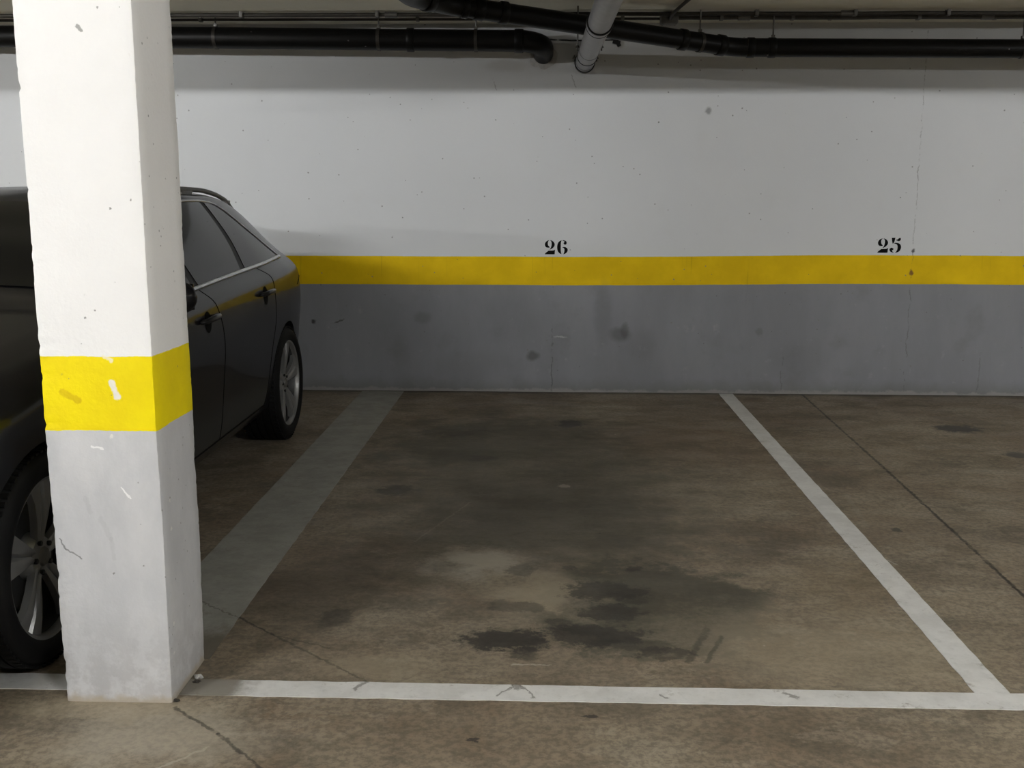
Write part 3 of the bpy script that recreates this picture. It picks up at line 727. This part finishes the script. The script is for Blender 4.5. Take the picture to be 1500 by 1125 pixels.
bfront = pchip([(2.0, 1.60), (4.0, 1.62), (5.2, 1.60), (6.0, 1.545), (6.6, 1.49), (7.1, 1.43), (9.2, 1.33)])     # shut line front / rear door
brear = pchip([(2.0, 2.36), (2.6, 2.42), (3.4, 2.475), (4.2, 2.535), (5.0, 2.575), (5.8, 2.58), (6.3, 2.56), (6.65, 2.50), (7.0, 2.41)])   # rear edge of the rear door
bhinge = pchip([(2.0, .50), (5.0, .50), (7.0, .60)])
for sd in (1, -1):
    g = .006
    fd = patch('door', lambda v: bhinge(v) + g, lambda v: bfront(v) - g, 2.55, 6.96, .003, M['paint'], sd, 30, 40)
    rd = patch('door', lambda v: bfront(v) + g, lambda v: brear(v) - g, 2.55, 6.96, .003, M['paint'], sd, 28, 40)
    def edge(fn, dv=40, v0=2.5, v1=6.95): return [(fn(v0 + (v1 - v0) * i / dv), v0 + (v1 - v0) * i / dv) for i in range(dv + 1)]
    ribbon('shut_line', edge(bfront), .0045, .0005, M['seam'], sd, rd); ribbon('shut_line', edge(brear), .0045, .0005, M['seam'], sd, rd)
    ribbon('shut_line', edge(bhinge), .0045, .0005, M['seam'], sd, fd)
    sill = [(.45 + (2.42 - .45) * i / 40, 2.52) for i in range(41)]
    ribbon('sill_strip', sill, .0055, .001, M['seam'], sd)
    # handles: dark scooped recess plate and a grip bar
    for hs, dpar in ((1.385, fd), (2.375, rd)):
        hv = 5.68
        mb = MB()
        n_ = 24; ring = []
        for k in range(n_):
            a = 2 * PI * k / n_; ring.append(SO(hs + .045 * math.cos(a), hv + .30 * math.sin(a) , .0045, sd))
        c0 = SO(hs, hv, .0045, sd); mb.add(ring + [c0], [[k, (k + 1) % n_, n_] for k in range(n_)])
        mb.build('handle_recess', M['seam'], dpar)
        path = [SO(hs + d_, hv + .05 + .03 * math.cos(d_ * 14), o_, sd) for d_, o_ in ((-.105, .004), (-.095, .020), (-.06, .034), (0, .040), (.06, .038), (.095, .026), (.11, .004))]
        mb = MB(); mb.tube(catmull(path, 5), [.008 + .006 * math.sin(PI * i / 30) for i in range(31)], 10)
        mb.build('handle', M['paint'], dpar)
    # windows
    top = 9.02
    fpl = pchip([(7.0, .86), (7.6, 1.00), (8.3, 1.17), (9.1, 1.50)])
    bp0 = pchip([(7, 1.40), (9.2, 1.30)])
    rg0 = pchip([(7, 1.475), (9.2, 1.38)]); rg1 = pchip([(7, 2.15), (8, 2.20), (9.1, 2.22)])
    qg0 = pchip([(7, 2.235), (8, 2.27), (9.1, 2.285)]); qg1 = pchip([(7.0, 3.04), (7.35, 2.95), (7.8, 2.81), (8.35, 2.62), (8.75, 2.47), (9.02, 2.33), (9.12, 2.22)])
    # black surround carrying the panes
    patch('window_surround', lambda v: fpl(min(v, 9.1)) - .05, lambda v: qg1(min(v, 9.1)) + .03, 7.0, 9.16, .002, M['blackplastic'], sd, 60, 18)
    patch('side_window', lambda v: fpl(v), lambda v: bp0(v), 7.08, top, .005, M['glass'], sd, 24, 18)
    patch('side_window', lambda v: rg0(v), lambda v: rg1(v), 7.08, top, .005, M['glass'], sd, 30, 18)
    patch('side_window', lambda v: qg0(v), lambda v: qg1(v) - .015, 7.08, top - .04, .005, M['glass'], sd, 24, 18)
    lowtrim = [(.84 + (3.07 - .84) * i / 60, 7.0) for i in range(61)]
    ribbon('window_trim', lowtrim, .011, .004, M['chrome'], sd)
    up = [(qg1(7.0 + 2.12 * i / 30) + .03, 7.0 + 2.12 * i / 30) for i in range(31)] + [(2.2 - .65 * i / 24, 9.14) for i in range(25)] 
    ribbon('window_trim', up, .006, .004, M['chrome'], sd)
    # roof rail
    rail = [S(1.45, 10.25, sd)] + [S(1.45 + 1.6 * i / 20, 10.25, sd) + Vector((0, 0, .022)) for i in range(1, 20)] + [S(3.06, 10.2, sd) + Vector((0, 0, .002))]
    mb = MB(); mb.tube(catmull(rail, 3), .013, 10)
    for k in (0, .5, 1):
        p = S(1.55 + 1.4 * k, 10.25, sd); mb.box(p + Vector((0, 0, .008)), (.020, .16, .026), .006)
    mb.build('roof_rail', M['steel'], car)
    # mirror
    mroot = S(.84, 7.1, sd)
    bm = bmesh.new(); bmesh.ops.create_uvsphere(bm, u_segments=24, v_segments=14, radius=1)
    for v in bm.verts:
        x_, y_, z_ = v.co
        y_ = y_ * .075 if y_ < 0 else y_ * .035
        v.co = Vector((sd * .12 * x_, y_, .082 * (z_ if abs(z_) < .7 else math.copysign(.7 + (abs(z_) - .7) * .6, z_))))
    mev = [v.co + mroot + Vector((sd * .115, -.01, .05)) for v in bm.verts]; bm.verts.index_update(); mef = [[v.index for v in f.verts] for f in bm.faces]; bm.free()
    mb = MB(); mb.add(mev, mef); mb.tube([mroot + Vector((-sd * .02, 0, .005)), mroot + Vector((sd * .10, 0, .04))], [.028, .02], 10)
    mir = mb.build('mirror', M['paint'], car)
    mb = MB(); c = mroot + Vector((sd * .115, .022, .05)); mb.box(c, (.19, .01, .105), .004); mb.build('mirror_glass', M['glass'], mir)
    # lamps
    patch('headlight', lambda v: -.80 + .02 * (v - 6), lambda v: -.42 + .06 * (v - 6), 6.0, 7.4, .004, M['lamp_clear'], sd, 14, 10)
    patch('tail_light', lambda v: 3.72 - .03 * (v - 6), lambda v: 3.975, 5.9, 7.3, .004, M['lamp_red'], sd, 16, 10)
    # fuel flap style seam of the rear bumper
    ribbon('bumper_seam', [(3.28 + .4 * i / 12, 5.5 + .45 * i / 12) for i in range(13)], .003, .0005, M['seam'], sd)
# tail-gate window, windscreen
def bow(name, s0, s1, mat):
    vs = []; fs = []; n = 20; mm = 20
    for j in range(mm + 1):
        s = s0 + (s1 - s0) * j / mm
        for i in range(n + 1):
            u = -1 + 2 * i / n; v = 12 - abs(u) * 1.75
            p = SO(s, min(v, 11.98), .005, 1 if u >= 0 else -1); vs.append(p)
    for j in range(mm):
        for i in range(n): fs.append([j * (n + 1) + i, j * (n + 1) + i + 1, (j + 1) * (n + 1) + i + 1, (j + 1) * (n + 1) + i])
    return mesh_obj(name, vs, fs, mat, car, True, 40)
bow('windscreen', .82, 1.43, M['glass']); bow('rear_window', 3.50, 3.76, M['glass'])
# grille with slats
mb = MB(); mb.box((0, -.925, .60), (.62, .03, .34), .02); gr = mb.build('grille', M['blackplastic'], car)
mb = MB()
for k in range(6): mb.box((0, -.945, .47 + .052 * k), (.58, .012, .010), .002)
mb.build('grille_slats', M['chrome'], gr)
for sd in (-1, 1):
    mb = MB(); mb.box((sd * .56, -.895, .40), (.22, .05, .11), .02, Matrix.Rotation(sd * .35, 3, 'Z')); mb.build('air_intake', M['blackplastic'], car)

# wheels
def make_wheel(y, sd):
    R = .343; cx = sd * .805; zc = R
    Mx = Matrix.Translation((cx, y, zc)) @ (Matrix.Identity(4) if sd > 0 else Matrix.Rotation(PI, 4, 'Z'))
    hw = .1125                                  # outer face at +x
    rim = MB()
    rim.lathe([(.262, hw - .006), (.257, hw - .002), (.249, hw - .004), (.243, hw - .014), (.241, hw - .028)], 72, Mx)
    for k in range(5):
        a0 = PI / 2 + 2 * PI * k / 5
        # broad tapering spoke: two flat blades splitting towards the rim
        prof = []
        for f, r, w, x in ((0, .045, .034, hw - .030), (.25, .085, .042, hw - .024), (.5, .13, .060, hw - .016), (.75, .19, .086, hw - .010), (1, .243, .118, hw - .012)):
            prof.append((r, w, x))
        vs = []; fs = []
        for r, w, x in prof:
            for u, dx in ((-1, -.028), (-1, -.004), (-.62, .0), (-.2, -.004), (0, -.010), (.2, -.004), (.62, 0), (1, -.004), (1, -.028)):
                an = a0 + u * w / r * .62
                vs.append(Mx @ Vector((x + dx - (.016 if abs(u) < .1 and r > .15 else 0), r * math.cos(an), r * math.sin(an))))
        nn = 9
        for i in range(len(prof) - 1):
            for j in range(nn): fs.append([i * nn + j, i * nn + (j + 1) % nn, (i + 1) * nn + (j + 1) % nn, (i + 1) * nn + j])
        rim.add(vs, fs)
    rim.lathe([(.0, hw - .028), (.03, hw - .028), (.062, hw - .034), (.075, hw - .055), (.075, hw - .09), (0, hw - .09)], 40, Mx)
    w = rim.build('wheel', M['alloy'], car, True, 35)
    bar = MB(); bar.lathe([(.241, hw - .029), (.234, hw - .05), (.228, -.09), (.25, -.105), (.258, -.105)], 72, Mx); bar.build('rim_barrel', M['dark_alloy'], w)
    cap = MB(); cap.lathe([(.0, hw - .019), (.026, hw - .020), (.031, hw - .026), (.031, hw - .04)], 28, Mx); cap.build('hub_cap', M['steel'], w)
    for k in range(5):
        nuts = MB()
        a = 2 * PI * k / 5 + .63; c = Mx @ Vector((hw - .036, .050 * math.cos(a), .050 * math.sin(a))); d = Vector((sd * .014, 0, 0)); nuts.tube([c, c + d], .0085, 6); nuts.build('wheel_bolt', M['rubber_ring'], w)
    disc = MB(); disc.lathe([(.02, .035), (.165, .035), (.165, .010), (.02, .010)], 40, Mx, True); disc.build('brake_disc', M['dark_alloy'], w)
    back = MB(); back.lathe([(.0, -.03), (.229, -.03), (.229, -.045), (0, -.045)], 40, Mx); back.build('wheel_well_plate', M['seam'], w)
    tire = MB()
    pr = [(.257, hw - .002), (.264, hw + .004), (.280, hw + .010), (.302, hw + .010), (.322, hw), (.335, hw - .018)]
    for xg in (.065, .022, -.022, -.065):
        pr += [(R, xg + .012), (R, xg + .005), (R - .008, xg + .004), (R - .008, xg - .004), (R, xg - .005)]
    pr += [(R, -.08), (.335, -hw + .018), (.322, -hw), (.300, -hw - .010), (.280, -hw - .011), (.257, -hw + .004)]
    tire.lathe(pr, 96, Mx)
    # sipes on the shoulder
    for k in range(72):
        a = 2 * PI * k / 72
        for sx in (1, -1):
            c = Mx @ Vector((sx * (hw - .022), (R - .004) * math.cos(a), (R - .004) * math.sin(a)))
            rot = Matrix.Rotation(a if sd > 0 else -a + 0, 3, 'X')
            tire.box(c, (.030, .007, .017), 0, rot)
    tire.build('tire', M['tire'], w, True, 30)
for y in (0, WB):
    for sd in (1, -1): make_wheel(y, sd)

# ------------------------------------------------------------------ lights
LAMPS = []
def lamp(x, y, power, label, z=CEIL, along='x', L=1.2):
    root = empty('fluorescent_lamp', (x, y, z)); tag(root, label, 'lamp', 'fluorescent ceiling lamps')
    dx, dy = (L / 2, 0) if along == 'x' else (0, L / 2)
    mb = MB(); mb.box((0, 0, -.018), (2 * dx + .06 if dx else .09, 2 * dy + .06 if dy else .09, .04), .006); mb.build('housing', M['fixture'], root)
    for sg in (-1, 1):
        mb = MB(); mb.box((sg * (dx + .012), sg * (dy + .012), -.06), (.02, .02, .06) , .003); mb.build('lamp_holder', M['fixture'], root)
    mb = MB(); mb.tube([(-dx, -dy, -.075), (dx, dy, -.075)], .018, 12)
    m_ = NT('tube_glow', .5)
    m_.b.inputs['Base Color'].default_value = (.9, .9, .9, 1); m_.b.inputs['Emission Color'].default_value = (.985, .99, 1, 1); m_.b.inputs['Emission Strength'].default_value = power
    mb.build('tube', m_.m, root)
LP = 760
lamp(-8.0, -0.4, LP, 'fluorescent ceiling lamp over the aisle, farthest left')
lamp(-3.2, -0.4, LP * 1.1, 'fluorescent ceiling lamp over the aisle in front of the parked car')
lamp(1.6, -0.4, LP * .9, 'fluorescent ceiling lamp over the aisle in front of the empty bay')
lamp(6.2, -0.4, LP * 1.0, 'fluorescent ceiling lamp over the aisle, farthest right')
lamp(5.6, 3.4, 230, 'added fill lamp over the bays at the right')  # added fill lamp, brightens the dim upper wall on the right
lamp(-4.6, 3.35, 620, 'fluorescent ceiling lamp over the bays at the left')

w = bpy.data.worlds.new('garage_ambient'); SC.world = w; w.use_nodes = True
w.node_tree.nodes['Background'].inputs[0].default_value = (.5, .5, .48, 1); w.node_tree.nodes['Background'].inputs[1].default_value = .05

# ------------------------------------------------------------------ camera
f_px, pi_, ya, ro = 1538.82, .1791298, -.0329579, .0023674
r0 = Vector((math.cos(ya), -math.sin(ya), 0)); fw = Vector((math.sin(ya) * math.cos(pi_), math.cos(ya) * math.cos(pi_), -math.sin(pi_)))
u0 = Vector((math.sin(ya) * math.sin(pi_), math.cos(ya) * math.sin(pi_), math.cos(pi_)))
c_, s_ = math.cos(ro), math.sin(ro)
rt = c_ * r0 + s_ * u0; up = c_ * u0 - s_ * r0
cam = bpy.data.cameras.new('camera'); co = bpy.data.objects.new('camera', cam); C.objects.link(co)
R3 = Matrix((rt, up, -fw)).transposed()
co.matrix_world = Matrix.Translation((0, 0, 1.47)) @ R3.to_4x4()
cam.sensor_width = 36; cam.sensor_fit = 'HORIZONTAL'; cam.lens = 36 * f_px / 1500; cam.clip_start = .05; cam.clip_end = 100
SC.camera = co
SC.view_settings.view_transform = 'Standard'
SC.view_settings.look = 'None'
SC.view_settings.exposure = 0
SC.view_settings.gamma = .92
